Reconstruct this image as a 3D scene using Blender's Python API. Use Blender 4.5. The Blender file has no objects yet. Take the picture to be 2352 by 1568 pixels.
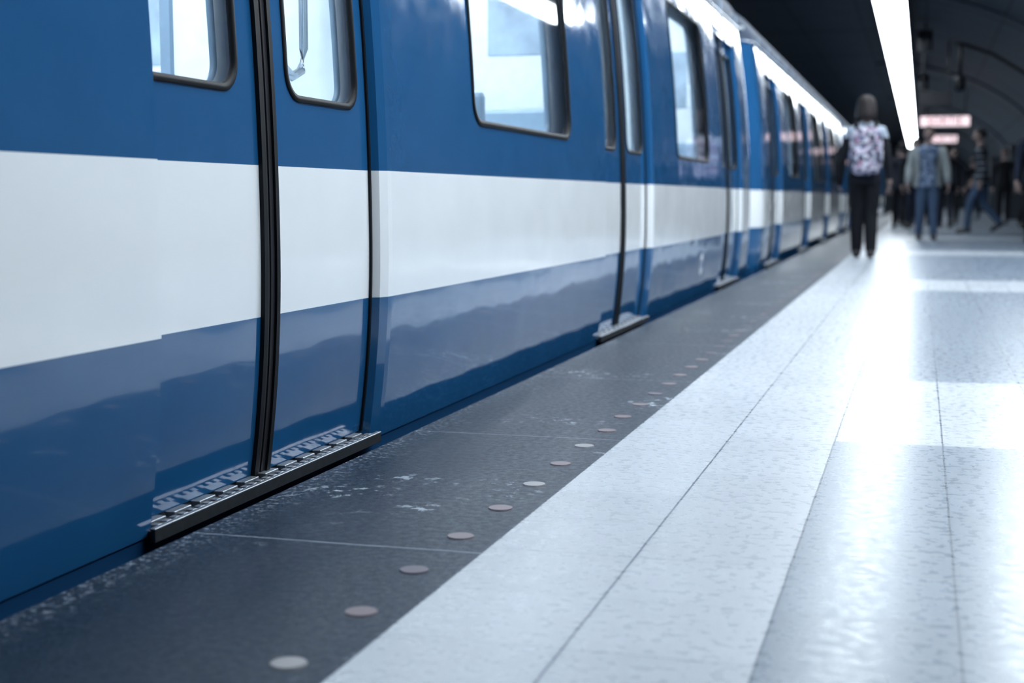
import bpy, bmesh, math, random
from mathutils import Vector, Matrix
random.seed(7)
sc = bpy.context.scene
try:
    sc.view_settings.view_transform = 'Standard'
    sc.view_settings.look = 'None'
except Exception as e:
    print(e)

# ---------------------------------------------------------------- materials
class NT:
    def __init__(s, name):
        s.m = bpy.data.materials.new(name); s.m.use_nodes = True
        s.t = s.m.node_tree; s.b = s.t.nodes['Principled BSDF']; s.out = s.t.nodes['Material Output']
    def n(s, typ, **k):
        nd = s.t.nodes.new(typ)
        for a, v in k.items(): setattr(nd, a, v)
        return nd
    def L(s, a, b): s.t.links.new(a, b)
    def M(s, op, a, b=None, c=None):
        nd = s.n('ShaderNodeMath', operation=op)
        for i, v in enumerate((a, b, c)):
            if v is None: continue
            if isinstance(v, (int, float)): nd.inputs[i].default_value = v
            else: s.L(v, nd.inputs[i])
        return nd.outputs[0]
    def mix(s, f, a, b):
        nd = s.n('ShaderNodeMix', data_type='RGBA')
        if isinstance(f, (int, float)): nd.inputs[0].default_value = f
        else: s.L(f, nd.inputs[0])
        for i, v in ((6, a), (7, b)):
            if isinstance(v, tuple): nd.inputs[i].default_value = (*v[:3], 1)
            else: s.L(v, nd.inputs[i])
        return nd.outputs[2]
    def pos(s):
        g = s.n('ShaderNodeNewGeometry'); x = s.n('ShaderNodeSeparateXYZ')
        s.L(g.outputs['Position'], x.inputs[0]); return g.outputs['Position'], x.outputs
    def noise(s, vec, scale, detail=2, rough=.5):
        nd = s.n('ShaderNodeTexNoise'); nd.inputs['Scale'].default_value = scale
        nd.inputs['Detail'].default_value = detail; nd.inputs['Roughness'].default_value = rough
        if vec is not None: s.L(vec, nd.inputs['Vector'])
        return nd.outputs[0]
    def ramp(s, f, stops):
        nd = s.n('ShaderNodeValToRGB'); s.L(f, nd.inputs[0])
        e = nd.color_ramp.elements
        while len(e) < len(stops): e.new(.5)
        for el, (p, c) in zip(e, stops):
            el.position = p; el.color = (*c[:3], 1) if isinstance(c, tuple) else (c, c, c, 1)
        return nd.outputs[0]
    def bump(s, h, strength, dist=.01):
        nd = s.n('ShaderNodeBump'); nd.inputs['Strength'].default_value = strength
        nd.inputs['Distance'].default_value = dist
        s.L(h, nd.inputs['Height']); s.L(nd.outputs[0], s.b.inputs['Normal'])
    def set(s, **k):
        for a, v in k.items():
            s.b.inputs[a.replace('_', ' ')].default_value = v

def simple(name, col, rough=.5, metal=0., var=.12, scale=20, coat=0, spec=.5):
    t = NT(name); t.set(Roughness=rough, Metallic=metal, Specular_IOR_Level=spec)
    t.b.inputs['Coat Weight'].default_value = coat
    p, _ = t.pos()
    n = t.noise(p, scale, 3)
    c = t.mix(n, tuple(v*(1-var) for v in col), tuple(min(1, v*(1+var)) for v in col))
    t.L(c, t.b.inputs['Base Color'])
    return t.m

def emis(name, col, st):
    t = NT(name); e = t.n('ShaderNodeEmission'); e.inputs[0].default_value = (*col, 1); e.inputs[1].default_value = st
    t.L(e.outputs[0], t.out.inputs[0]); return t.m

BAND0, BAND1 = .358, .692
def paint_mat(name):
    t = NT(name)
    p, x = t.pos()
    z = x[2]
    inb = t.M('MULTIPLY', t.M('GREATER_THAN', z, BAND0), t.M('LESS_THAN', z, BAND1))
    n = t.noise(p, 3, 5, .6)
    blue = t.mix(n, (.010, .080, .215), (.018, .114, .285))
    white = t.mix(n, (.87, .91, .94), (.95, .98, 1.))
    c = t.mix(inb, blue, white)
    sp = t.noise(p, 60, 4, .7)
    spm = t.ramp(sp, [(.72, 0.), (.80, 1.)])
    c = t.mix(t.M('MULTIPLY', spm, .35), c, (.03, .07, .14))
    t.L(c, t.b.inputs['Base Color'])
    r = t.ramp(t.noise(p, 7, 5, .7), [(.35, .07), (.75, .18)])
    t.L(r, t.b.inputs['Roughness'])
    t.set(Coat_Weight=.7, Coat_Roughness=.04, Specular_IOR_Level=.5)
    mp = t.n('ShaderNodeMapping'); mp.inputs['Scale'].default_value = (.6, 1, 1.5)
    t.L(p, mp.inputs[0])
    h = t.noise(mp.outputs[0], 2.6, 1.5, .45)
    bn = t.n('ShaderNodeBump'); bn.inputs['Strength'].default_value = .26; bn.inputs['Distance'].default_value = .02
    t.L(h, bn.inputs['Height']); t.L(bn.outputs[0], t.b.inputs['Normal']); t.L(bn.outputs[0], t.b.inputs['Coat Normal'])
    return t.m

M_paint = paint_mat('train_paint')
M_skirt = simple('skirt_paint', (.007, .050, .14), .35)
M_roof = simple('roof_paint', (.02, .04, .08), .6, spec=.25)
M_rubber = simple('black_rubber', (.004, .006, .009), .55, spec=.2)
M_rubber2 = simple('worn_rubber', (.020, .020, .025), .5, var=.3, spec=.25)
M_lining = simple('interior_lining', (.80, .87, .92), .3)
M_ceil = simple('interior_ceiling', (.65, .74, .80), .4)
M_panel = simple('interior_panel', (.20, .29, .39), .3)
M_poster = simple('interior_notice', (.34, .44, .54), .5, var=.6, scale=7)
M_intfloor = simple('interior_floor', (.12, .15, .2), .5)
M_seat = simple('seat_shell', (.30, .42, .54), .35)
M_steel = simple('steel', (.45, .5, .56), .22, 1., .1)
M_tread = simple('tread_metal', (.26, .29, .33), .42, .8, .5, 45)
M_treadd = simple('tread_metal_dark', (.022, .028, .036), .55, .4, .5, 45)
M_carlight = emis('car_lamp', (.88, .95, 1.), 20)
M_black = simple('matt_black', (.01, .012, .018), .6)

def glass_mat():
    t = NT('window_glass')
    tr = t.n('ShaderNodeBsdfTransparent'); tr.inputs[0].default_value = (.95, .98, 1., 1)
    gl = t.n('ShaderNodeBsdfGlossy'); gl.inputs['Roughness'].default_value = .03
    fr = t.n('ShaderNodeFresnel'); fr.inputs[0].default_value = 1.5
    mx = t.n('ShaderNodeMixShader')
    t.L(fr.outputs[0], mx.inputs[0]); t.L(tr.outputs[0], mx.inputs[1]); t.L(gl.outputs[0], mx.inputs[2])
    t.L(mx.outputs[0], t.out.inputs[0])
    return t.m
M_glass = glass_mat()

# ---------------------------------------------------------------- mesh helpers
def mkobj(name, verts, faces, mat, parent=None, smooth=False, normals=None, loc=(0, 0, 0)):
    me = bpy.data.meshes.new(name); me.from_pydata([tuple(v) for v in verts], [], faces)
    mats = mat if isinstance(mat, (list, tuple)) else [mat]
    for m in mats: me.materials.append(m)
    me.update()
    if smooth or normals: me.polygons.foreach_set('use_smooth', [True]*len(me.polygons))
    if normals: me.normals_split_custom_set_from_vertices([tuple(n) for n in normals])
    ob = bpy.data.objects.new(name, me); sc.collection.objects.link(ob); ob.location = loc
    if parent: ob.parent = parent
    return ob

def empty(name, loc=(0, 0, 0), rotz=0):
    e = bpy.data.objects.new(name, None); e.location = loc; e.rotation_euler = (0, 0, rotz)
    e.empty_display_size = .1
    sc.collection.objects.link(e); return e

class Geo:
    def __init__(s): s.v = []; s.f = []; s.n = []; s.mi = []
    def box(s, x0, x1, y0, y1, z0, z1, mi=0):
        b = len(s.v)
        s.v += [(x0,y0,z0),(x1,y0,z0),(x1,y1,z0),(x0,y1,z0),(x0,y0,z1),(x1,y0,z1),(x1,y1,z1),(x0,y1,z1)]
        for f in ((0,3,2,1),(4,5,6,7),(0,1,5,4),(1,2,6,5),(2,3,7,6),(3,0,4,7)):
            s.f.append(tuple(b+i for i in f)); s.mi.append(mi)
    def tube(s, pts, rad, seg=10, mi=0, flat=1., caps=True):
        pts = [Vector(p) for p in pts]; b = len(s.v)
        if isinstance(rad, (int, float)): rad = [rad]*len(pts)
        up = Vector((0, 0, 1))
        for i, p in enumerate(pts):
            d = (pts[min(i+1, len(pts)-1)]-pts[max(i-1, 0)]).normalized()
            u = d.cross(up)
            if u.length < .15: u = d.cross(Vector((0, 1, 0)))
            u.normalize(); w = u.cross(d).normalized()
            for k in range(seg):
                a = 2*math.pi*k/seg
                s.v.append(tuple(p+u*math.cos(a)*rad[i]+w*math.sin(a)*rad[i]*flat))
        for i in range(len(pts)-1):
            for k in range(seg):
                k2 = (k+1) % seg
                s.f.append((b+i*seg+k, b+i*seg+k2, b+(i+1)*seg+k2, b+(i+1)*seg+k)); s.mi.append(mi)
        if caps:
            s.f.append(tuple(b+k for k in reversed(range(seg)))); s.mi.append(mi)
            s.f.append(tuple(b+(len(pts)-1)*seg+k for k in range(seg))); s.mi.append(mi)
    def ball(s, c, r, mi=0, seg=16, rings=10, fn=None, keep=None):
        b = len(s.v); un = []
        for i in range(rings+1):
            th = math.pi*i/rings
            for k in range(seg):
                ph = 2*math.pi*k/seg
                un.append(Vector((math.sin(th)*math.cos(ph), math.sin(th)*math.sin(ph), math.cos(th))))
        for u in un:
            q = fn(u) if fn else u
            s.v.append((c[0]+q[0]*r[0], c[1]+q[1]*r[1], c[2]+q[2]*r[2]))
        for i in range(rings):
            for k in range(seg):
                ids = (i*seg+k, (i+1)*seg+k, (i+1)*seg+(k+1) % seg, i*seg+(k+1) % seg)
                cen = sum((un[j] for j in ids), Vector())/4
                if keep and not keep(cen): continue
                s.f.append(tuple(b+j for j in ids)); s.mi.append(mi)
    def obj(s, name, mats, parent=None, smooth=False, loc=(0, 0, 0)):
        o = mkobj(name, s.v, s.f, mats, parent, smooth, None, loc)
        for p, m in zip(o.data.polygons, s.mi): p.material_index = m
        return o
def bevel(o, w, seg=2):
    m = o.modifiers.new('bev', 'BEVEL'); m.width = w; m.segments = seg; m.limit_method = 'ANGLE'
    return o

# ---------------------------------------------------------------- metro car
XC, HW = -2.61, 1.25
CL = 14.79
def hw(z): return HW-(.14*(.5-z)**2 if z < .5 else .0556*(z-.5)**2)
def dhw(z): return (.28*(.5-z) if z < .5 else -.1112*(z-.5))
TP = .40
def tap(y):
    d = min(y, CL-y)
    return .16*((TP-d)/TP)**2 if d < TP else 0.
def dtap(y):
    if y < TP: return -.32*(TP-y)/TP/TP
    if y > CL-TP: return .32*(TP-(CL-y))/TP/TP
    return 0.
class Side(Geo):
    def __init__(s, side, off=0.): super().__init__(); s.s = side; s.off = off
    def P(s, y, z):
        s.v.append((s.s*(hw(z)-s.off-tap(y)), y, z))
        n = Vector((s.s, dtap(y), -dhw(z))).normalized()
        s.n.append(n); return len(s.v)-1
    def quad(s, a, b, c, d):
        s.f.append((a, b, c, d) if s.s > 0 else (d, c, b, a)); s.mi.append(0)
    def grid(s, y0, y1, z0, z1):
        ny = 12 if (y0 < TP or y1 > CL-TP) else max(1, int((y1-y0)/.4)); nz = max(1, int((z1-z0)/.05))
        g = [[s.P(y0+(y1-y0)*i/ny, z0+(z1-z0)*j/nz) for j in range(nz+1)] for i in range(ny+1)]
        for i in range(ny):
            for j in range(nz): s.quad(g[i][j], g[i+1][j], g[i+1][j+1], g[i][j+1])
    def hole(s, rect, h, r):
        A = rr(*rect, .002); B = rr(*h, r); nl = 5
        Ls = [[s.P(a[0]+(b[0]-a[0])*k/nl, a[1]+(b[1]-a[1])*k/nl) for a, b in zip(A, B)] for k in range(nl+1)]
        n = len(A)
        for k in range(nl):
            for i in range(n):
                j = (i+1) % n
                s.quad(Ls[k][i], Ls[k][j], Ls[k+1][j], Ls[k+1][i])
    def fill(s, h, r):
        B = rr(*h, r); cy, cz = (h[0]+h[1])/2, (h[2]+h[3])/2; n = len(B)
        Ls = [[s.P(cy+(b[0]-cy)*q, cz+(b[1]-cz)*q) for b in B] for q in (1, .8, .5, .2, .02)]
        for k in range(4):
            for i in range(n):
                j = (i+1) % n; s.quad(Ls[k][i], Ls[k][j], Ls[k+1][j], Ls[k+1][i])
    def make(s, name, mat, parent): return mkobj(name, s.v, s.f, mat, parent, True, s.n)
def rr(y0, y1, z0, z1, r, nc=8, ne=16):
    P = []
    cs = [(y1-r, z0+r, -90), (y1-r, z1-r, 0), (y0+r, z1-r, 90), (y0+r, z0+r, 180)]
    for i, (cy, cz, a0) in enumerate(cs):
        for k in range(nc+1):
            a = math.radians(a0+90*k/nc); P.append((cy+r*math.cos(a), cz+r*math.sin(a)))
        ny, nz, na = cs[(i+1) % 4]; a = math.radians(na)
        e = (ny+r*math.cos(a), nz+r*math.sin(a)); b = P[-1]
        for k in range(1, ne): P.append((b[0]+(e[0]-b[0])*k/ne, b[1]+(e[1]-b[1])*k/ne))
    return P

DO = [.933+3.93*i for i in range(4)]           # door openings (left edge)
DW, CH = 1.145, .07
ZB, ZT, ZD = -.022, 2.0, 1.80
WIN = (1.97, 3.265, .86, 1.76)                 # window relative to door
LW = (-.02, .405, .85, 1.70); RW = (.655, 1.075, .85, 1.70)

def frame_ring(G, side, h, r, off, grow, shrink, proud, depth):
    A = rr(h[0]-grow, h[1]+grow, h[2]-grow, h[3]+grow, r+grow); B = rr(h[0]+shrink, h[1]-shrink, h[2]+shrink, h[3]-shrink, max(.01, r-shrink))
    n = len(A); b = len(G.v)
    def q(p, o): return (side*(hw(p[1])-o-tap(p[0])), p[0], p[1])
    m = [((a[0]+c[0])/2, (a[1]+c[1])/2) for a, c in zip(A, B)]
    rows = [[q(a, off) for a in A], [q(a, off-proud*.7) for a in A], [q(a, off-proud) for a in m], [q(a, off-proud*.7) for a in B], [q(a, off+depth) for a in B]]
    for rw in rows: G.v += rw
    for k in range(4):
        for i in range(n):
            j = (i+1) % n; f = (b+k*n+i, b+k*n+j, b+(k+1)*n+j, b+(k+1)*n+i)
            G.f.append(f if side > 0 else f[::-1]); G.mi.append(0)

def vstrip(G, side, ya, oa, yb, ob_, z0, z1, mi=0, flip=False):
    nz = max(1, int((z1-z0)/.05)); b = len(G.v)
    for k in range(nz+1):
        z = z0+(z1-z0)*k/nz
        G.v.append((side*(hw(z)-oa), ya, z)); G.v.append((side*(hw(z)-ob_), yb, z))
    for k in range(nz):
        f = (b+2*k, b+2*k+1, b+2*k+3, b+2*k+2)
        G.f.append(f if side > 0 else f[::-1]); G.mi.append(mi)
def bar(G, side, y0, y1, oin, oout, z0, z1, mi=0):
    vstrip(G, side, y0, oin, y0, oout, z0, z1, mi); vstrip(G, side, y0, oout, y1, oout, z0, z1, mi); vstrip(G, side, y1, oout, y1, oin, z0, z1, mi)

def build_car():
    root = empty('metro_car')
    for side, tag in ((1, 'platform_side'), (-1, 'track_side')):
        B = Side(side)
        spans = [(0, DO[0], None)]
        for i, d in enumerate(DO):
            e = DO[i+1] if i < 3 else CL
            spans.append((d+DW+CH, e, (d+WIN[0], d+WIN[1], WIN[2], WIN[3]) if i < 3 else None))
            B.grid(d, d+DW+CH, ZD, ZT)
        for a, b, w in spans:
            B.grid(a, b, ZB, .75)
            if w: B.hole((a, b, .75, ZT), w, .075)
            else: B.grid(a, b, .75, ZT)
        B.make('body_shell_'+tag, M_paint, root)
        D = Side(side, .036)
        Gl = Side(side, .042); Gb = Side(side, .010)
        for d in DO:
            for (a, b, w) in ((-.06, .495, LW), (.567, DW+.02, RW)):
                D.grid(d+a, d+b, .0, .75)
                h = (d+w[0], d+w[1], w[2], w[3])
                D.hole((d+a, d+b, .75, ZD+.02), h, .065); Gl.fill(h, .065)
        for i in range(3):
            Gb.fill((DO[i]+WIN[0], DO[i]+WIN[1], WIN[2], WIN[3]), .075)
        D.make('door_leaves_'+tag, M_paint, root)
        Gl.make('door_glass_'+tag, M_glass, root); Gb.make('window_glass_'+tag, M_glass, root)
        F = Geo()
        for d in DO:
            for w in (LW, RW): frame_ring(F, side, (d+w[0], d+w[1], w[2], w[3]), .065, .036, .008, .008, .005, .008)
        for i in range(3):
            frame_ring(F, side, (DO[i]+WIN[0], DO[i]+WIN[1], WIN[2], WIN[3]), .075, 0, .010, .009, .006, .012)
        F.obj('window_gaskets_'+tag, M_rubber, root, True)
        R = Geo()
        for d in DO:
            vstrip(R, side, d+.002, .075, d, 0, ZB, ZD)
            vstrip(R, side, d+DW, .040, d+DW+.012, .012, ZB, ZD); vstrip(R, side, d+DW+.012, .012, d+DW+.045, .001, ZB, ZD); vstrip(R, side, d+DW+.045, .001, d+DW+CH, 0, ZB, ZD)
            b = len(R.v); zz = ZD
            R.v += [(side*(hw(zz)-.08), d, zz), (side*(hw(zz)-.08), d+DW+CH, zz), (side*hw(zz), d+DW+CH, zz), (side*hw(zz), d, zz)]
            R.f.append((b, b+1, b+2, b+3)); R.mi.append(0)
        R.obj('door_reveals_'+tag, M_paint, root)
        K = Geo(); b = 0
        rows = [(0, ZB), (.003, ZB-.002), (.004, ZB-.004), (.006, ZB-.03), (.03, -.30), (.12, -.60), (.5, -.62)]
        ys = [0, .1, .2, .3, .4, CL-.4, CL-.3, CL-.2, CL-.1, CL]
        for o, z in rows:
            for y in ys: K.v.append((side*(hw(ZB)-o-tap(y)), y, z))
        for i in range(len(rows)-1):
            for j in range(len(ys)-1):
                f = (i*len(ys)+j, (i+1)*len(ys)+j, (i+1)*len(ys)+j+1, i*len(ys)+j+1)
                K.f.append(f if side > 0 else f[::-1]); K.mi.append(0)
        K.obj('skirt_'+tag, M_skirt, root)
        S = Geo()
        for d in DO:
            z0, z1 = .0, ZD; q = d+.026
            bar(S, side, q+.468, q+.485, .05, .026, z0, z1, 0)
            bar(S, side, q+.485, q+.503, .05, .032, z0, z1, 1)
            bar(S, side, q+.503, q+.507, .05, .042, z0, z1, 0)
            bar(S, side, q+.507, q+.526, .05, .030, z0, z1, 1)
            bar(S, side, q+.526, q+.543, .05, .024, z0, z1, 0)
            bar(S, side, d+DW-.008, d+DW+.002, .06, .030, z0, z1, 0)
        S.obj('door_seals_'+tag, [M_rubber, M_rubber2], root)
        T = Geo()
        for d in DO:
            xo = side*(hw(0)-.002+.012); xi = side*(hw(0)-.06)
            x0, x1 = min(xo, xi), max(xo, xi)
            T.box(x0, x1, d-.01, d+DW+.01, -.022, -.010, 1)
            a = side*(hw(0)+.010); c = side*(hw(0)+.020)
            T.box(min(a, c), max(a, c), d-.02, d+DW+.012, -.030, -.004, 1)
            a = side*(hw(0)+.008); T.box(min(a, c), max(a, c), d-.02, d+DW+.012, -.006, -.002, 0)
            n = 11
            for k in range(n):
                ya = d+.01+k*(DW-.02)/n; w = (DW-.02)/n
                p, q = side*(hw(0)-.034), side*(hw(0)-.012)
                T.box(min(p, q), max(p, q), ya, ya+w*.66, -.012, .001, 0)
                p, q = side*(hw(0)-.010), side*(hw(0)+.006)
                for u in (.05, .4, .72):
                    T.box(min(p, q), max(p, q), ya+w*u, ya+w*(u+.18), -.012, -.003, 0)
        bevel(T.obj('door_steps_'+tag, [M_tread, M_treadd], root), .001, 1)
        Q = Geo()
        Q.tube([(side*(hw(ZT)+.004-tap(y)), y, ZT) for y in ys], .013, 8)
        for d in DO: Q.tube([(side*(hw(ZD+.04)+.002), d-.05, ZD+.04), (side*(hw(ZD+.04)+.002), d+DW+.12, ZD+.04)], .008, 8)
        Q.obj('drip_rail_'+tag, M_paint, root, True)
        I = Side(side, .075)
        for a, b, w in spans:
            I.grid(a, b, .02, .75)
            if w: I.hole((a, b, .75, ZT+.12), (w[0]+.01, w[1]-.01, w[2]+.01, w[3]-.01), .06)
            else: I.grid(a, b, .75, ZT+.12)
        for d in DO:
            I.grid(d, d+DW+CH, .02, .75)
            for (a, b, w) in ((-.0, .530, LW), (.530, DW+CH, RW)):
                I.hole((d+a, d+b, .75, ZT+.12), (d+max(w[0], .01), d+w[1]-.005, w[2]+.01, w[3]-.01), .05)
        I.make('inner_lining_'+tag, M_lining, root)
        N = Geo()
        for i in range(3):
            frame_ring(N, side, (DO[i]+WIN[0], DO[i]+WIN[1], WIN[2], WIN[3]), .075, .080, .05, .02, .0, .02)
        for d in DO:
            for w in (LW, RW): frame_ring(N, side, (d+max(.02, w[0]), d+w[1], w[2], w[3]), .06, .080, .02, .01, .0, .01)
        N.obj('inner_window_frames_'+tag, M_panel, root, True)
    G = Geo(); n = 28; h2 = hw(ZT)
    ys = [0, .1, .2, .3, .4, CL-.4, CL-.3, CL-.2, CL-.1, CL]
    for y in ys:
        for k in range(n+1):
            t = math.pi*k/n; c = math.cos(t)
            G.v.append((math.copysign(abs(c)**.55, c)*(h2-tap(y)), y, ZT+.40*math.sin(t)**.9))
    for i in range(len(ys)-1):
        for k in range(n):
            G.f.append((i*(n+1)+k, i*(n+1)+k+1, (i+1)*(n+1)+k+1, (i+1)*(n+1)+k)); G.mi.append(0)
    G.obj('roof', M_roof, root, True)
    for y, tag in ((0.0, 'rear'), (CL, 'front')):
        pts = []
        for k in range(21):
            z = -.6+(ZT+.6)*k/20; pts.append((hw(max(z, -.03))-.16, z))
        for k in range(1, 12):
            t = math.pi*k/12; c = math.cos(t); pts.append((math.copysign(abs(c)**.55, c)*(h2-.16), ZT+.40*math.sin(t)**.9))
        pts += [(-a, z) for a, z in reversed(pts[:21])]
        mkobj('end_wall_'+tag, [(a, y, z) for a, z in pts], [tuple(range(len(pts)))], M_skirt, root)
    E = Geo(); E.box(-.45, .45, CL, CL+.40, .0, 2.0); E.obj('gangway_bellows', M_black, root)
    U = Geo(); U.box(-1.0, 1.0, .3, CL-.3, -.85, -.02); U.obj('underframe', M_black, root)
    W = Geo(); W.box(-1.14, 1.14, .1, CL-.1, .0, .02, 0); W.obj('cabin_floor', M_intfloor, root)
    W = Geo(); W.box(-1.06, 1.06, .1, CL-.1, 2.10, 2.13, 0)
    W.obj('cabin_ceiling', M_ceil, root)
    W = Geo()
    for i in range(9):
        ya = .5+i*1.55
        for x in (-.50, .50): W.box(x-.13, x+.13, ya, ya+1.3, 2.05, 2.095, 0)
    W.obj('cabin_lamps', M_carlight, root)
    Pp = Geo()
    for d in DO:
        for x in (-.55, .55): 
            for yy in (d-.22, d+DW+.24): Pp.tube([(x, yy, .02), (x, yy, 2.1)], .017, 10)
        Pp.tube([(0, d+DW/2, .02), (0, d+DW/2, 2.1)], .017, 10)
        for sd in (1, -1):
            x = sd*1.0
            Pp.tube([(x, d+DW-.08, 1.75), (x, d+DW-.08, 1.02), (x, d+DW-.06, .96), (x, d+DW-.01, .94), (x, d+DW+.05, .96), (x, d+DW+.07, 1.02), (x, d+DW+.07, 1.75)], .013, 8)
    for x in (-.35, .35): Pp.tube([(x, .4, 1.92), (x, CL-.4, 1.92)], .015, 8)
    Pp.obj('grab_poles', M_steel, root, True)
    St = Geo()
    for i in range(3):
        for yy in (DO[i]+DW+.32, DO[i]+DW+1.40, DO[i]+DW+2.40):
            for x in (-.72, .72):
                St.box(x-.38, x+.38, yy-.04, yy+.03, .45, 1.0)
                St.box(x-.38, x+.38, yy-.40, yy, .40, .47)
                St.box(x-.30, x+.30, yy-.3, yy-.05, .02, .40)
    bevel(St.obj('seats', M_seat, root), .02, 2)
    V = Geo()
    for i, d in enumerate(DO):
        for yy in (d-.10, d+DW+.14):
            for sd in (-1, 1):
                V.box(min(sd*.55, sd*1.12), max(sd*.55, sd*1.12), yy, yy+.03, .02, 2.08, 0)
                V.box(min(sd*.53, sd*.57), max(sd*.53, sd*.57), yy-.01, yy+.04, .02, 2.08, 1)
                V.box(min(sd*.72, sd*1.0), max(sd*.72, sd*1.0), yy-.004, yy+.034, 1.25, 1.65, 2)
        V.box(-1.14, -1.10, d+.1, d+DW-.05, 1.80, 2.02, 1)
    for sd in (-1, 1):
        V.box(min(sd*.98, sd*1.1), max(sd*.98, sd*1.1), .3, CL-.3, 1.86, 2.05, 0)
        for i in range(3):
            for q in (1.35, 2.2, 3.05, 3.6):
                y = DO[i]+q
                V.box(min(sd*.965, sd*.985), max(sd*.965, sd*.985), y, y+.55, 1.88, 2.02, 2)
        for k in range(16): V.box(min(sd*1.10, sd*1.135), max(sd*1.10, sd*1.135), .7+k*.9, .75+k*.9, 1.78, 2.08, 1)
    bevel(V.obj('wind_screens', [M_lining, M_panel, M_poster], root), .006, 1)
    C = Side(1, -.002); c = 11.80
    C.fill((c-.06, c+.06, .12, .26), .055); C.make('side_sticker', simple('sticker_white', (.75, .8, .86), .4), root)
    C = Side(1, -.004); C.fill((c-.03, c+.03, .16, .22), .02); C.make('side_sticker_mark', simple('sticker_blue', (.05, .12, .3), .4), root)
    return root
car = build_car()
Y0 = -2.49
car.location = (XC, Y0, 0)
for k in range(1, 4):
    e = empty('metro_car.%03d' % k, (XC, Y0+15.19*k, 0))
    for ch in list(car.children):
        o = bpy.data.objects.new(ch.name, ch.data); sc.collection.objects.link(o); o.parent = e
        for m in ch.modifiers:
            nm = o.modifiers.new(m.name, m.type); nm.width = m.width; nm.segments = m.segments; nm.limit_method = 'ANGLE'

# ---------------------------------------------------------------- station shell
YA, YB = -7, 92
def tile_mat():
    t = NT('terrazzo_tiles'); p, x = t.pos()
    tx = t.M('DIVIDE', t.M('ADD', x[0], .725), .265); ty = t.M('DIVIDE', t.M('SUBTRACT', x[1], 1.86), .262)
    fx, fy = t.M('FRACT', tx), t.M('FRACT', ty)
    wob = t.M('MULTIPLY', t.M('SUBTRACT', t.noise(p, 9, 3), .5), .010)
    dx = t.M('MINIMUM', t.M('ADD', fx, wob), t.M('SUBTRACT', 1, t.M('ADD', fx, wob)))
    dy = t.M('MINIMUM', fy, t.M('SUBTRACT', 1, fy))
    jx = t.M('LESS_THAN', t.M('ABSOLUTE', dx), .0080); jy = t.M('LESS_THAN', dy, .0060)
    jv = t.ramp(t.noise(p, 2.2, 2), [(.35, .35), (.65, 1.)])
    jm = t.M('MAXIMUM', t.M('MULTIPLY', jx, .9), t.M('MULTIPLY', jy, t.M('MULTIPLY', jv, .7)))
    cb = t.n('ShaderNodeCombineXYZ'); t.L(t.M('FLOOR', tx), cb.inputs[0]); t.L(t.M('FLOOR', ty), cb.inputs[1])
    wn = t.n('ShaderNodeTexWhiteNoise'); t.L(cb.outputs[0], wn.inputs['Vector'])
    border = t.M('LESS_THAN', x[0], -.195)
    stripe = t.M('LESS_THAN', t.M('FRACT', t.M('DIVIDE', t.M('SUBTRACT', x[1], 3.695), 6.288)), .2083)
    wm = t.M('MAXIMUM', border, stripe)
    sp = t.ramp(t.noise(p, 420, 2, .6), [(.22, 0.), (.74, 1.)])
    fld = t.mix(sp, (.070, .098, .135), (.200, .245, .305))
    wht = t.mix(sp, (.23, .265, .31), (.43, .465, .505))
    c = t.mix(wm, fld, wht)
    tone = t.M('ADD', t.M('MULTIPLY', wn.outputs[0], .10), .92)
    hsv = t.n('ShaderNodeHueSaturation'); t.L(tone, hsv.inputs['Value']); t.L(c, hsv.inputs['Color'])
    c = t.mix(jm, hsv.outputs[0], (.03, .05, .08))
    t.L(c, t.b.inputs['Base Color'])
    t.L(t.ramp(t.noise(p, 40, 3), [(.3, .24), (.7, .34)]), t.b.inputs['Roughness'])
    t.set(Specular_IOR_Level=.13)
    return t.m
def granite_mat():
    t = NT('dark_granite'); p, x = t.pos()
    sp = t.ramp(t.noise(p, 260, 3, .7), [(.44, 0.), (.78, 1.)])
    big = t.noise(p, 5, 4, .6)
    c = t.mix(sp, (.003, .008, .017), (.050, .082, .130))
    c = t.mix(t.M('MULTIPLY', big, .4), c, (.008, .018, .036))
    rim = t.ramp(t.M('ADD', x[0], 2.0), [(.71, 1.), (.80, 0.)])
    chip = t.ramp(t.noise(p, 70, 5, .75), [(.54, 0.), (.60, 1.)])
    c = t.mix(t.M('MULTIPLY', t.M('MULTIPLY', rim, chip), .7), c, (.32, .38, .46))
    w = t.M('MULTIPLY', t.ramp(t.noise(p, 2.3, 2), [(.56, 0.), (.64, 1.)]), t.ramp(t.noise(p, 28, 5, .7), [(.56, 0.), (.61, 1.)]))
    c = t.mix(t.M('MULTIPLY', w, .7), c, (.42, .48, .55))
    fy = t.M('FRACT', t.M('DIVIDE', t.M('ADD', t.M('SUBTRACT', x[1], 2.34), t.M('MULTIPLY', t.M('SUBTRACT', t.noise(p, 8, 3), .5), .01)), 1.22))
    j = t.M('LESS_THAN', fy, .0035)
    c = t.mix(t.M('MULTIPLY', j, .6), c, (.35, .4, .48))
    t.L(c, t.b.inputs['Base Color'])
    t.L(t.ramp(t.noise(p, 60, 3), [(.3, .32), (.7, .46)]), t.b.inputs['Roughness'])
    t.set(Specular_IOR_Level=.12)
    t.b.inputs['Specular Tint'].default_value = (.7, .85, 1., 1)
    t.bump(sp, .12, .001)
    return t.m
g = Geo(); g.box(-.725, 3.2, YA, YB, -.15, 0); g.obj('floor', tile_mat())
g = Geo(); g.box(-1.29, -.725, YA, YB, -.15, -.001); g.obj('platform_edge_strip', granite_mat())
M_conc = simple('dark_concrete', (.03, .04, .055), .7)
g = Geo(); g.box(-1.27, 3.2, YA, YB, -1.2, -.15); g.obj('platform_base', M_conc)
g = Geo(); g.box(-7.2, -1.27, YA, YB, -1.4, -1.2); g.obj('track_bed', M_conc)
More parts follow.
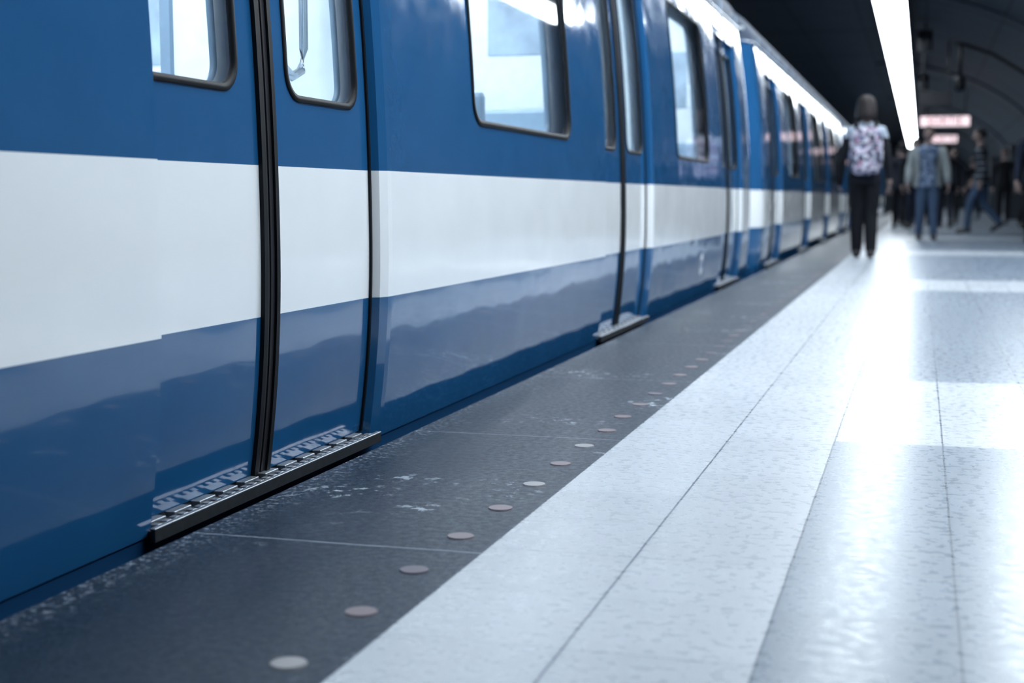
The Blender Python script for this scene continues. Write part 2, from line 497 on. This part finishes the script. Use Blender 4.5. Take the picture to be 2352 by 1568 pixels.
g = Geo(); 
M_disc = [simple('disc_bronze', (.125, .098, .115), .4, .1), simple('disc_pale', (.20, .20, .215), .35, .2), simple('disc_dull', (.070, .060, .085), .45)]
for k in range(-12, 150):
    b = len(g.v); cy = 1.70+.25*k; r = .0255; cx = -.797+random.uniform(-.004, .004)
    for rad, z in ((r, -.001), (r*.94, .0015)):
        for i in range(24):
            a = 2*math.pi*i/24; g.v.append((cx+rad*math.cos(a), cy+rad*math.sin(a), z))
    m = [1, 0, 2, 0, 0, 1, 0][k % 7] if k < 9 else random.choice([0, 0, 2, 2])
    for i in range(24):
        j = (i+1) % 24; g.f.append((b+i, b+j, b+24+j, b+24+i)); g.mi.append(m)
    g.f.append(tuple(b+24+i for i in range(24))); g.mi.append(m)
g.obj('warning_discs', M_disc)

def vault_mat():
    t = NT('vault_panels'); p, x = t.pos()
    fy = t.M('FRACT', t.M('DIVIDE', x[1], 5.0)); j = t.M('LESS_THAN', fy, .03)
    fx = t.M('FRACT', t.M('DIVIDE', x[0], 1.2)); j2 = t.M('LESS_THAN', fx, .02)
    n = t.noise(p, 1.5, 4)
    c = t.mix(n, (.026, .036, .050), (.056, .073, .096))
    c = t.mix(t.M('MAXIMUM', j, j2), c, (.002, .003, .005))
    t.L(c, t.b.inputs['Base Color']); t.set(Roughness=.6, Specular_IOR_Level=.25)
    return t.m
M_vault = vault_mat()
prof = [(-7.2, 3.9), (-4.5, 4.0), (-1.2, 4.0)]
for k in range(1, 25):
    a = math.pi/2*(1-k/24); prof.append((-1.2+4.4*math.cos(a), 1.0+3.0*math.sin(a)))
v = []; f = []
for i, (a, z) in enumerate(prof): v += [(a, YA, z), (a, YB, z)]
for i in range(len(prof)-1): f.append((2*i, 2*i+2, 2*i+3, 2*i+1)[::-1])
mkobj('ceiling', v, f, M_vault, smooth=True)
g = Geo()
for k in range(6):
    y = 24+13*k
    g.tube([(a*1-.03 if a > 0 else a, y, z-.04) for a, z in prof[2:]], .03, 6)
g.obj('trim_1', simple('vault_rib', (.05, .065, .085), .5), None, True)
M_wall = simple('wall_tiles', (.035, .048, .066), .5, spec=.3)
g = Geo(); g.box(3.2, 3.35, YA, YB, -.15, 1.02); g.obj('wall_right', M_wall)
g = Geo(); g.box(-7.35, -7.2, YA, YB, -1.4, 3.95); g.obj('wall_left', simple('pale_wall_tiles', (.3, .37, .44), .4))
g = Geo(); g.box(-7.35, 3.35, YA-.15, YA, -1.4, 4.1); g.obj('wall_back', M_wall)
g = Geo(); g.box(-7.35, 3.35, YB, YB+.15, -1.4, 4.1); g.obj('wall_front', M_wall)

def strip(name, x, y0, y1, w, st, zz=3.62, hang=.30):
    root = empty(name, (x, 0, zz))
    g = Geo(); gd = Geo(); y = y0
    while y < y1:
        g.box(-w, w, y+.06, y+1.22, -.03, .0); gd.box(-w, w, y-.03, y+.06, -.034, .0); y += 1.25
    g.obj('diffusers', emis(name+'_diffuser', (.86, .94, 1.), st), root); gd.obj('dividers', simple('divider', (.2, .24, .3), .5), root)
    h = Geo(); h.box(-w-.025, w+.025, y0-.1, y1+.3, .0, .10)
    h.box(-w-.027, -w-.003, y0-.1, y1+.3, -.045, .0); h.box(w+.003, w+.027, y0-.1, y1+.3, -.045, .0)
    k = y0+1
    while k < y1: h.tube([(0, k, .10), (0, k, hang)], .02, 8); k += 5
    h.obj('housing', M_black, root); return root
strip('ceiling_light_strip', -.535, 2.2, 88, .235, 16)
strip('added_track_side_light', -6.3, -5, 60, .18, 8, 3.45)  # added strip, hidden behind the train, brightens the far-track side through the windows
strip('added_train_fill_light', 1.15, 1.4, 17.5, .20, 35, 3.35, .15)  # added fill strip, out of view above the camera, brightens the train side

# ---------------------------------------------------------------- ceiling fittings
def zc(x): return 4.0 if x < -1.2 else 1+3*math.sqrt(max(0, 1-((x+1.2)/4.4)**2))
for i, (x, y) in enumerate(((.0, 27.9), (-.02, 37.8), (-.02, 48))):
    r = empty('loudspeaker' if not i else 'loudspeaker.%03d' % i, (x, y, 3.50))
    g = Geo(); g.box(-.13, .13, -.02, .12, -.16, .22); g.tube([(0, .05, .2), (0, .05, zc(x)-3.53)], .02)
    g.tube([(0, -.11, 0), (0, -.10, 0), (0, -.02, 0)], [.10, .115, .10], 20)
    bevel(g.obj('cabinet', M_black, r), .01)
r = empty('hanging_security_camera', (.57, 25, 0))
g = Geo()
g.tube([(-.1, 0, 3.17), (0, 0, 3.16), (.5, 0, 2.98), (1.0, 0, 2.66), (1.7, 0, 2.15)], .026, 8)
g.tube([(1.7, 0, 2.15), (1.92, 0, zc(2.47)-.05)], .03, 8)
g.tube([(0, 0, 3.16), (0, 0, 2.62)], .030, 8)
g.tube([(0, 0, 2.64), (0, 0, 2.58), (0, 0, 2.44), (0, 0, 2.38)], [.04, .09, .09, .05], 14)
g.box(-.05, .05, -.15, .1, 2.40, 2.5)
g.obj('bracket_and_housing', simple('fitting_black', (.003, .004, .006), .6, spec=.2), r, True)

def sign(name, x, y, z, w, h, txt, lit, col=(.5, .05, .09)):
    r = empty(name, (x, y, z)); g = Geo(); g.box(-w/2, w/2, 0, .16, -h/2, h/2)
    g2 = Geo()
    if lit:
        g2.box(-w/2+.02, w/2-.02, -.006, .0, -h/2+.02, h/2-.02); g2.obj('face', emis(name+'_face', (1., .82, .89), 1.3), r)
        cu = bpy.data.curves.new('lettering', 'FONT'); cu.body = txt; cu.size = h*.95; cu.align_x = 'CENTER'; cu.align_y = 'CENTER'; cu.extrude = .002
        cu.materials.append(simple(name+'_ink', col, .5)); o = bpy.data.objects.new('lettering', cu); sc.collection.objects.link(o)
        o.parent = r; o.location = (0, -.012, 0); o.rotation_euler = (math.pi/2, 0, 0)
    for s in (-.4, .4):
        g.tube([(s*w, .08, h/2), (s*w, .08, zc(x+s*w)-z-.03)], .015, 8)
    g.obj('case', M_black, r)
sign('exit_sign', .56, 40, 2.66, 1.30, .30, 'SORTIE', True)
sign('exit_sign.001', .80, 60, 2.98, 1.10, .32, 'SORTIE', True)
sign('exit_sign.002', .95, 80, 3.0, .9, .3, 'SORTIE', True)
sign('overhead_sign', .22, 30, 2.60, .62, .28, '', False)

for i, y in enumerate((34, 44, 56, 70)):
    r = empty('stone_pillar' if i == 0 else 'stone_pillar.%03d' % i, (2.65, y, 0))
    g = Geo(); g.box(-.2, .2, -.3, .3, 0, 2.15); g.box(-.23, .23, -.33, .33, 0, .15); g.box(-.23, .23, -.33, .33, 1.95, 2.15)
    bevel(g.obj('shaft', simple('pillar_stone', (.02, .028, .04), .5), r), .02)
r = empty('waste_bin', (2.3, 31, 0)); g = Geo()
g.tube([(0, 0, 0), (0, 0, .02), (0, 0, .75), (0, 0, .80), (0, 0, .88)], [.17, .2, .22, .22, .13], 20); g.obj('drum', simple('bin_grey', (.08, .10, .14), .4, .5), r, False)
for i, y in enumerate((22, 28, 36, 46)):
    r = empty('platform_bench' if i == 0 else 'platform_bench.%03d' % i, (2.85, y, 0)); g = Geo()
    for k in range(4):
        yy = k*.55; g.box(-.22, .2, yy, yy+.45, .42, .46); g.box(.16, .22, yy, yy+.45, .46, .82)
    g.box(-.05, .05, .1, .16, 0, .42); g.box(-.05, .05, 1.95, 2.01, 0, .42); g.box(-.05, .05, 0, 2.1, .37, .42)
    bevel(g.obj('seat_row', simple('bench_plastic', (.06, .08, .12), .35), r), .015)

# ---------------------------------------------------------------- people
def cloth(name, col, pattern=None):
    if not pattern: return simple(name, col, .85, var=.25, scale=12, spec=.2)
    t = NT(name); p, x = t.pos()
    if pattern == 'stripes':
        f = t.M('LESS_THAN', t.M('FRACT', t.M('MULTIPLY', x[2], 9)), .22); c = t.mix(f, col, (.16, .18, .22))
    elif pattern == 'yoke':
        f = t.M('GREATER_THAN', x[2], 1.24); c = t.mix(f, (.010, .011, .016), (.30, .35, .42))
    else:
        vo = t.n('ShaderNodeTexVoronoi'); vo.inputs['Scale'].default_value = 24; t.L(p, vo.inputs['Vector'])
        sx = t.n('ShaderNodeSeparateColor'); t.L(vo.outputs['Color'], sx.inputs[0])
        c = t.ramp(sx.outputs[0], [(0., (.03, .035, .06)), (.28, (.05, .05, .08)), (.38, (.45, .44, .54)), (.62, (.26, .14, .22)), (.75, (.55, .55, .64)), (1., (.08, .10, .18))])
        if pattern == 'plaid':
            c = t.ramp(sx.outputs[0], [(0., (.03, .045, .09)), (.5, (.08, .12, .2)), (1., (.2, .26, .36))])
    t.L(c, t.b.inputs['Base Color']); t.set(Roughness=.85, Specular_IOR_Level=.2); return t.m
M_skin = simple('skin', (.20, .145, .135), .55, var=.08)
M_eye = simple('eye', (.02, .02, .03), .2); M_lip = simple('lip', (.15, .07, .08), .5)
M_shoe = simple('shoe', (.012, .013, .018), .5)
DEF_ARM = (((-.135, -.01, .635), (-.142, .025, .485)), ((.135, -.01, .635), (.142, .025, .485)))
DEF_LEG = (((-.055, .015, .285), (-.055, .0, .055)), ((.055, .015, .285), (.055, .0, .055)))
def person(name, loc, face_deg, H, top, pants, hair, arms=DEF_ARM, legs=DEF_LEG, sleeve='long', hairlen=.3, female=False, loose=1., skin=M_skin, headyaw=0, jacket=None, lean=0.):
    root = empty(name, loc, math.radians(face_deg))
    sw = .098 if female else .112
    ly = lambda z: lean*(z-.5)
    J = []; Ed = []; Tag = []
    def j(p, r, pa=None, tag='top'):
        J.append((Vector(p)*H, (r[0]*H, r[1]*H) if isinstance(r, tuple) else (r*H, r*H)))
        if pa is not None: Ed.append((pa, len(J)-1)); Tag.append(tag)
        return len(J)-1
    pel = j((0, 0, .515), (.082, .062))
    wa = j((0, ly(.60), .605), (.070 if female else .076, .055), pel, 'top')
    ch = j((0, ly(.72), .70), (.082, .064), wa)
    uc = j((0, ly(.78), .775), (.072, .056), ch)
    nk = j((0, ly(.84), .835), .034, uc)
    hb = j((0, ly(.87)+.006, .885), .034, nk, 'skin')
    hands = []
    for s, (el, wr) in zip((-1, 1), arms):
        sh = j((s*sw, ly(.79), .79), .036, uc)
        m = j(((s*sw+el[0])/2, (ly(.79)+el[1])/2, (.79+el[2])/2), .031, sh)
        e = j(el, .026, m, 'top')
        k = j(((el[0]+wr[0])/2, (el[1]+wr[1])/2, (el[2]+wr[2])/2), .024, e, 'top' if sleeve == 'long' else 'skin')
        w = j(wr, .0165, k, 'top' if sleeve == 'long' else 'skin')
        d = (Vector(wr)-Vector(el)).normalized()
        hp = Vector(wr)+d*.038
        h = j(hp, (.020, .017), w, 'skin')
        hands.append((s, Vector(wr)*H, hp*H, d))
    feet = []
    for s, (kn, an) in zip((-1, 1), legs):
        hi = j((s*.048, 0, .475), .056, pel, 'pants')
        th = j((((s*.048)+kn[0])/2, kn[1]/2, (.475+kn[2])/2), .050*loose, hi, 'pants')
        k = j(kn, .039*loose, th, 'pants')
        m = j(((kn[0]+an[0])/2, (kn[1]+an[1])/2-.004, (kn[2]+an[2])/2), .036*loose, k, 'pants')
        a = j(an, .029*loose**1.3, m, 'pants')
        dd = (Vector(an)-Vector(kn)).normalized()
        j(Vector(an)+dd*.020, .028*loose**1.3, a, 'pants')
        feet.append((s, Vector(an)*H, Vector(kn)*H))
    me = bpy.data.meshes.new('tmp'); bm = bmesh.new(); lay = bm.verts.layers.skin.verify()
    vs = []
    for i, (p, r) in enumerate(J):
        v = bm.verts.new(p); v[lay].radius = r; v[lay].use_root = (i == 0); vs.append(v)
    for a, b in Ed: bm.edges.new((vs[a], vs[b]))
    bm.to_mesh(me); bm.free()
    tmp = bpy.data.objects.new('tmp', me); sc.collection.objects.link(tmp)
    sk = tmp.modifiers.new('s', 'SKIN'); sk.use_smooth_shade = True
    su = tmp.modifiers.new('u', 'SUBSURF'); su.levels = 2; su.render_levels = 2
    dg = bpy.context.evaluated_depsgraph_get()
    bme = bpy.data.meshes.new_from_object(tmp.evaluated_get(dg)); bpy.data.objects.remove(tmp)
    mats = [top, pants, skin, hair, M_shoe, M_eye, M_lip]
    G = Geo(); tm = {'top': 0, 'pants': 1, 'skin': 2}
    G.v = [(v.co.x, v.co.y, max(v.co.z, .006)) for v in bme.vertices]
    for p in bme.polygons:
        c = p.center; best = 1e9; bt = 'top'
        for (a, b), tg in zip(Ed, Tag):
            A, B = J[a][0], J[b][0]; ab = B-A; tt = max(0, min(1, (c-A).dot(ab)/ab.length_squared))
            d = (A+ab*tt-c).length - (J[a][1][0]*(1-tt)+J[b][1][0]*tt)
            if d < best: best = d; bt = tg
        if bt == 'top' and c.z < .50*H and abs(c.x) < .11*H: bt = 'pants'
        if bt == 'pants' and c.z > .50*H: bt = 'top'
        G.f.append(tuple(p.vertices)); G.mi.append(tm[bt])
    for s, w, hp, d in hands:
        fw = Vector((0, 1, 0)); fw = (fw-d*fw.dot(d)).normalized(); inn = Vector((-s, 0, 0)); inn = (inn-d*inn.dot(d)).normalized()
        for i, ln in enumerate((.040, .046, .043, .034)):
            b0 = hp+fw*((i-1.5)*-.0115*H)+d*.006*H
            p1 = b0+d*ln*.45*H+inn*.003*H; p2 = p1+d*ln*.32*H+inn*.010*H; p3 = p2+d*ln*.22*H+inn*.012*H
            G.tube([b0, p1, p2, p3], [.0058*H, .0054*H, .0048*H, .0035*H], 8, 2)
        b0 = w+d*.018*H+fw*.014*H
        G.tube([b0, b0+d*.018*H+fw*.014*H, b0+d*.036*H+fw*.017*H+inn*.008*H], [.007*H, .0062*H, .0045*H], 8, 2)
    for s, a, kn in feet:
        lift = a.z > .075*H
        zf = max(.0, a.z-.055*H)
        def q(y, z): 
            ca, sa = math.cos(-.45), math.sin(-.45)
            if lift: return (a.x, a.y+(y*ca-(z-.03)*sa)*H, zf+(y*sa+(z-.03)*ca+.040)*H)
            return (a.x, a.y+y*H, zf+z*H)
        G.tube([q(-.038, .024), q(-.030, .028), q(-.005, .034), q(.03, .030), q(.06, .023), q(.09, .019), q(.108, .014)], [.014*H, .025*H, .029*H, .029*H, .027*H, .023*H, .010*H], 14, 4, .85)
    hc = (Vector((0, ly(.93)+.012, .935)))*H
    hr = (.046*H, .057*H, .066*H)
    cy, sy = math.cos(math.radians(headyaw)), math.sin(math.radians(headyaw))
    b0 = len(G.v)
    def hs(u):
        x, y, z = u
        if z < 0: x *= 1-.30*(-z)**1.4; y = y*(1-.12*(-z)) + (.10*(-z) if y > 0 else .0)
        if z > -.2 and y > .8: y *= .97
        return (x, y, z)
    G.ball(hc, hr, 2, 22, 16, hs)
    def hp_(x, y, z): return hc+Vector((x*hr[0], y*hr[1], z*hr[2]))
    G.tube([hp_(0, .93, .10), hp_(0, 1.06, -.12), hp_(0, 1.15, -.26), hp_(0, .96, -.33)], [.004*H, .0055*H, .0075*H, .0055*H], 8, 2)
    for s in (-1, 1):
        G.ball(hp_(s*.40, .88, .04), (.0085*H, .005*H, .0048*H), 5, 10, 6)
        G.tube([hp_(s*.2, .99, .19), hp_(s*.42, .93, .23), hp_(s*.62, .78, .18)], [.002*H, .0032*H, .002*H], 6, 3)
        G.ball(hp_(s*1.0, -.02, -.05), (.006*H, .012*H, .019*H), 2, 10, 8)
    G.ball(hp_(0, .93, -.52), (.016*H, .006*H, .0045*H), 6, 12, 6)
    if hairlen < .5:
        def hh(u):
            x, y, z = u; k = 1+.03*math.sin(9*x+5*z)+.03*math.sin(7*y+11*z)
            return (x*k, y*k-.06, z*k+.05)
        G.ball(hc, tuple(v*1.10 for v in hr), 3, 30, 22, hh, keep=lambda c: (c.z > -.30 and c.y < .20) or (c.z > -.05 and c.y < .36) or (c.z > .48))
    else:      # chin-length bob lofted ring by ring, open at the face
        rows = [(1.16, .05), (1.10, .50), (.95, .82), (.70, 1.06), (.40, 1.18), (.05, 1.25), (-.3, 1.31), (-.65, 1.36), (-.95, 1.33), (-1.12, 1.16)]
        nn = 30; bb = len(G.v)
        for zz, rr_ in rows:
            for i in range(nn):
                a = 2*math.pi*i/nn; k = rr_*(1+.025*math.sin(7*a+2*zz)+.015*math.sin(13*a))
                G.v.append((hc[0]+hr[0]*k*math.cos(a)*1.05, hc[1]+hr[1]*(k*math.sin(a)*(.98 if math.sin(a) < 0 else .93)-.08), hc[2]+hr[2]*(zz+.03*math.sin(5*a))))
        for i in range(len(rows)-1):
            for k in range(nn):
                am = 2*math.pi*(k+.5)/nn
                if rows[i+1][0] < .45 and math.sin(am) > .45: continue
                k2 = (k+1) % nn; G.f.append((bb+i*nn+k, bb+(i+1)*nn+k, bb+(i+1)*nn+k2, bb+i*nn+k2)); G.mi.append(3)
        G.f.append(tuple(bb+k for k in range(nn))); G.mi.append(3)
    if headyaw:
        for i in range(b0, len(G.v)):
            v = Vector(G.v[i]); x, y = v.x-hc.x, v.y-hc.y
            G.v[i] = (hc.x+x*cy-y*sy, hc.y+x*sy+y*cy, v.z)
    n = 20; b = len(G.v)
    for z, rx, ry in ((.555, .088, .066), (.50, .098, .073), (.465, .100, .076), (.463, .095, .072)):
        for i in range(n):
            a = 2*math.pi*i/n; G.v.append((rx*H*math.cos(a), ry*H*math.sin(a)+ly(z)*H, z*H))
    for r_ in range(3):
        for i in range(n):
            k = (i+1) % n; G.f.append((b+r_*n+i, b+r_*n+k, b+(r_+1)*n+k, b+(r_+1)*n+i)); G.mi.append(0)
    G.obj('figure', mats, root, True)
    return root

bk = cloth('black_cloth', (.005, .006, .009)); dk = cloth('dark_cloth', (.014, .017, .026)); nav = cloth('navy_cloth', (.010, .015, .03))
jeans = cloth('jeans_cloth', (.035, .06, .11)); yoke = cloth('two_tone_top', (.5, .5, .5), 'yoke'); flor = cloth('floral', (.5, .5, .5), 'floral')
h_br = simple('hair_brown', (.022, .018, .019), .65, var=.6, scale=60, spec=.25); h_bk = simple('hair_black', (.006, .006, .008), .6, spec=.25)
plaid = cloth('plaid_shirt', (.2, .25, .35), 'plaid'); stripes = cloth('striped_top', (.010, .013, .02), 'stripes')

H = 1.66
w = person('woman_with_backpack', (-.565, 15.3, 0), 4, H, yoke, bk, h_br, sleeve='long', female=True, hairlen=.95, loose=1.22,
    arms=(((-.135, .0, .635), (-.150, .03, .50)), ((.135, -.005, .635), (.150, .03, .49))),
    legs=(((-.042, .02, .285), (-.040, .03, .055)), ((.042, .01, .285), (.045, -.035, .055))))
g = Geo()
def sq(u, p=.45): return (math.copysign(abs(u[0])**p, u[0]), math.copysign(abs(u[1])**p, u[1]), math.copysign(abs(u[2])**p, u[2]))
g.ball((0, -.19, 1.10), (.168, .085, .245), 0, 28, 20, lambda u: (sq(u)[0]*(1-.12*max(0, u[2])), sq(u)[1], sq(u, .6)[2]))
g.ball((0, -.275, 1.00), (.135, .045, .12), 0, 24, 14, lambda u: sq(u))
g.tube([(-.12, -.27, 1.17), (0, -.285, 1.175), (.12, -.27, 1.17)], .006, 6, 1)
g.tube([(-.03, -.17, 1.34), (-.02, -.17, 1.39), (.02, -.17, 1.39), (.03, -.17, 1.34)], .008, 6, 1)
for s in (-1, 1):
    g.tube([(s*.09, -.13, 1.31), (s*.10, -.08, 1.385), (s*.105, .0, 1.40), (s*.11, .10, 1.33), (s*.115, .12, 1.2), (s*.14, .05, 1.02), (s*.14, -.11, .96)], .020, 8, 1, .4)
g.obj('backpack', [flor, bk], w, True)
g = Geo()
g.ball((-.255, .04, .96), (.055, .09, .20), 0, 20, 16, lambda u: (u[0]*(1+.12*math.sin(6*u[1]+5*u[2])), u[1]*(1+.1*math.sin(8*u[2])), u[2]*(1 if u[2] > 0 else 1.1)))
g.obj('draped_cardigan', bk, w, True)

STR = (((-.05, .075, .29), (-.05, .10, .055)), ((.05, .0, .28), (.05, -.13, .085)))
m1 = person('man_in_light_jacket', (.09, 22.3, 0), 182, 1.68, plaid, jeans, h_br, loose=1.12,
    legs=(((-.055, .03, .285), (-.06, .04, .055)), ((.055, .01, .285), (.065, -.02, .055))),
    arms=(((-.16, -.01, .64), (-.175, .03, .50)), ((.155, -.01, .64), (.17, .05, .50))))
g = Geo(); Hh = 1.68
lt = cloth('light_jacket_cloth', (.20, .225, .24)); n = 24; rows = [(.80, .118, .060), (.76, .125, .085), (.66, .118, .088), (.56, .118, .088), (.47, .125, .092)]
for z, rx, ry in rows:
    for i in range(n+1):
        a = math.radians(132+276*i/n); g.v.append((rx*Hh*math.cos(a), ry*Hh*math.sin(a), z*Hh))
for r_ in range(len(rows)-1):
    for i in range(n): g.f.append((r_*(n+1)+i, (r_+1)*(n+1)+i, (r_+1)*(n+1)+i+1, r_*(n+1)+i+1)); g.mi.append(0)
for s, e, wv in ((-1, (-.16, -.01, .64), (-.175, .03, .50)), (1, (.155, -.01, .64), (.17, .05, .50))):
    g.tube([Vector((s*.09, 0, .80))*Hh, Vector((s*.118, 0, .785))*Hh, (Vector((s*.118, 0, .785))+Vector(e))/2*Hh, Vector(e)*Hh, (Vector(e)*.5+Vector(wv)*.5)*Hh, Vector(wv)*Hh], [.034*Hh, .045*Hh, .042*Hh, .040*Hh, .036*Hh, .030*Hh], 12)
o = g.obj('open_jacket', lt, m1, True)

person('man_in_striped_top', (1.03, 26.5, 0), 75, 1.83, stripes, jeans, h_bk, loose=1.05, headyaw=10,
    legs=(((-.05, .10, .29), (-.05, .12, .055)), ((.05, -.01, .28), (.05, -.17, .10))),
    arms=(((-.13, -.05, .64), (-.135, -.02, .50)), ((.13, .05, .645), (.13, .11, .52))), lean=.06)
crowd = [(-.40, 30.5, 10, 1.74, dk, bk, h_bk), (-.12, 29.5, 185, 1.78, bk, nav, h_bk), (-.48, 34, 170, 1.76, nav, dk, h_br), (.50, 31, 5, 1.74, bk, dk, h_bk),
    (.75, 36, 176, 1.80, dk, bk, h_br), (2.05, 29.8, 195, 1.80, dk, bk, h_bk), (1.47, 20.2, 178, 1.74, nav, bk, h_br), (.15, 40, 4, 1.75, bk, dk, h_bk),
    (-.3, 44, 180, 1.75, dk, nav, h_bk), (1.4, 42, 20, 1.75, bk, nav, h_br), (2.3, 25.5, 100, 1.7, dk, dk, h_br), (-.27, 33, 8, 1.72, bk, bk, h_bk),
    (-.02, 36, 176, 1.8, nav, bk, h_bk), (-.5, 39, 5, 1.7, dk, dk, h_br), (.25, 33.5, 180, 1.72, dk, nav, h_bk), (1.9, 36, 175, 1.8, bk, bk, h_bk),
    (1.88, 26.2, 182, 1.76, bk, nav, h_bk), (-.5, 46, 3, 1.7, bk, bk, h_bk)]
for i, (x, y, a, hh_, tp, pn, hr_) in enumerate(crowd):
    person('commuter' if not i else 'commuter.%03d' % i, (x, y, 0), a, hh_, tp, pn, hr_, legs=STR)

# ---------------------------------------------------------------- world + camera
wd = bpy.data.worlds.new('world'); sc.world = wd; wd.use_nodes = True
wd.node_tree.nodes['Background'].inputs[0].default_value = (.3, .45, .7, 1); wd.node_tree.nodes['Background'].inputs[1].default_value = .05
cd = bpy.data.cameras.new('camera'); cam = bpy.data.objects.new('camera', cd); sc.collection.objects.link(cam)
cam.location = (0, 0, .62); cam.rotation_euler = (math.radians(90-5.75), 0, math.radians(15.96))
cd.lens = 50; cd.sensor_width = 36; cd.clip_start = .05; cd.clip_end = 300
cd.dof.use_dof = True; cd.dof.focus_distance = 3.3; cd.dof.aperture_fstop = 3.0
sc.camera = cam
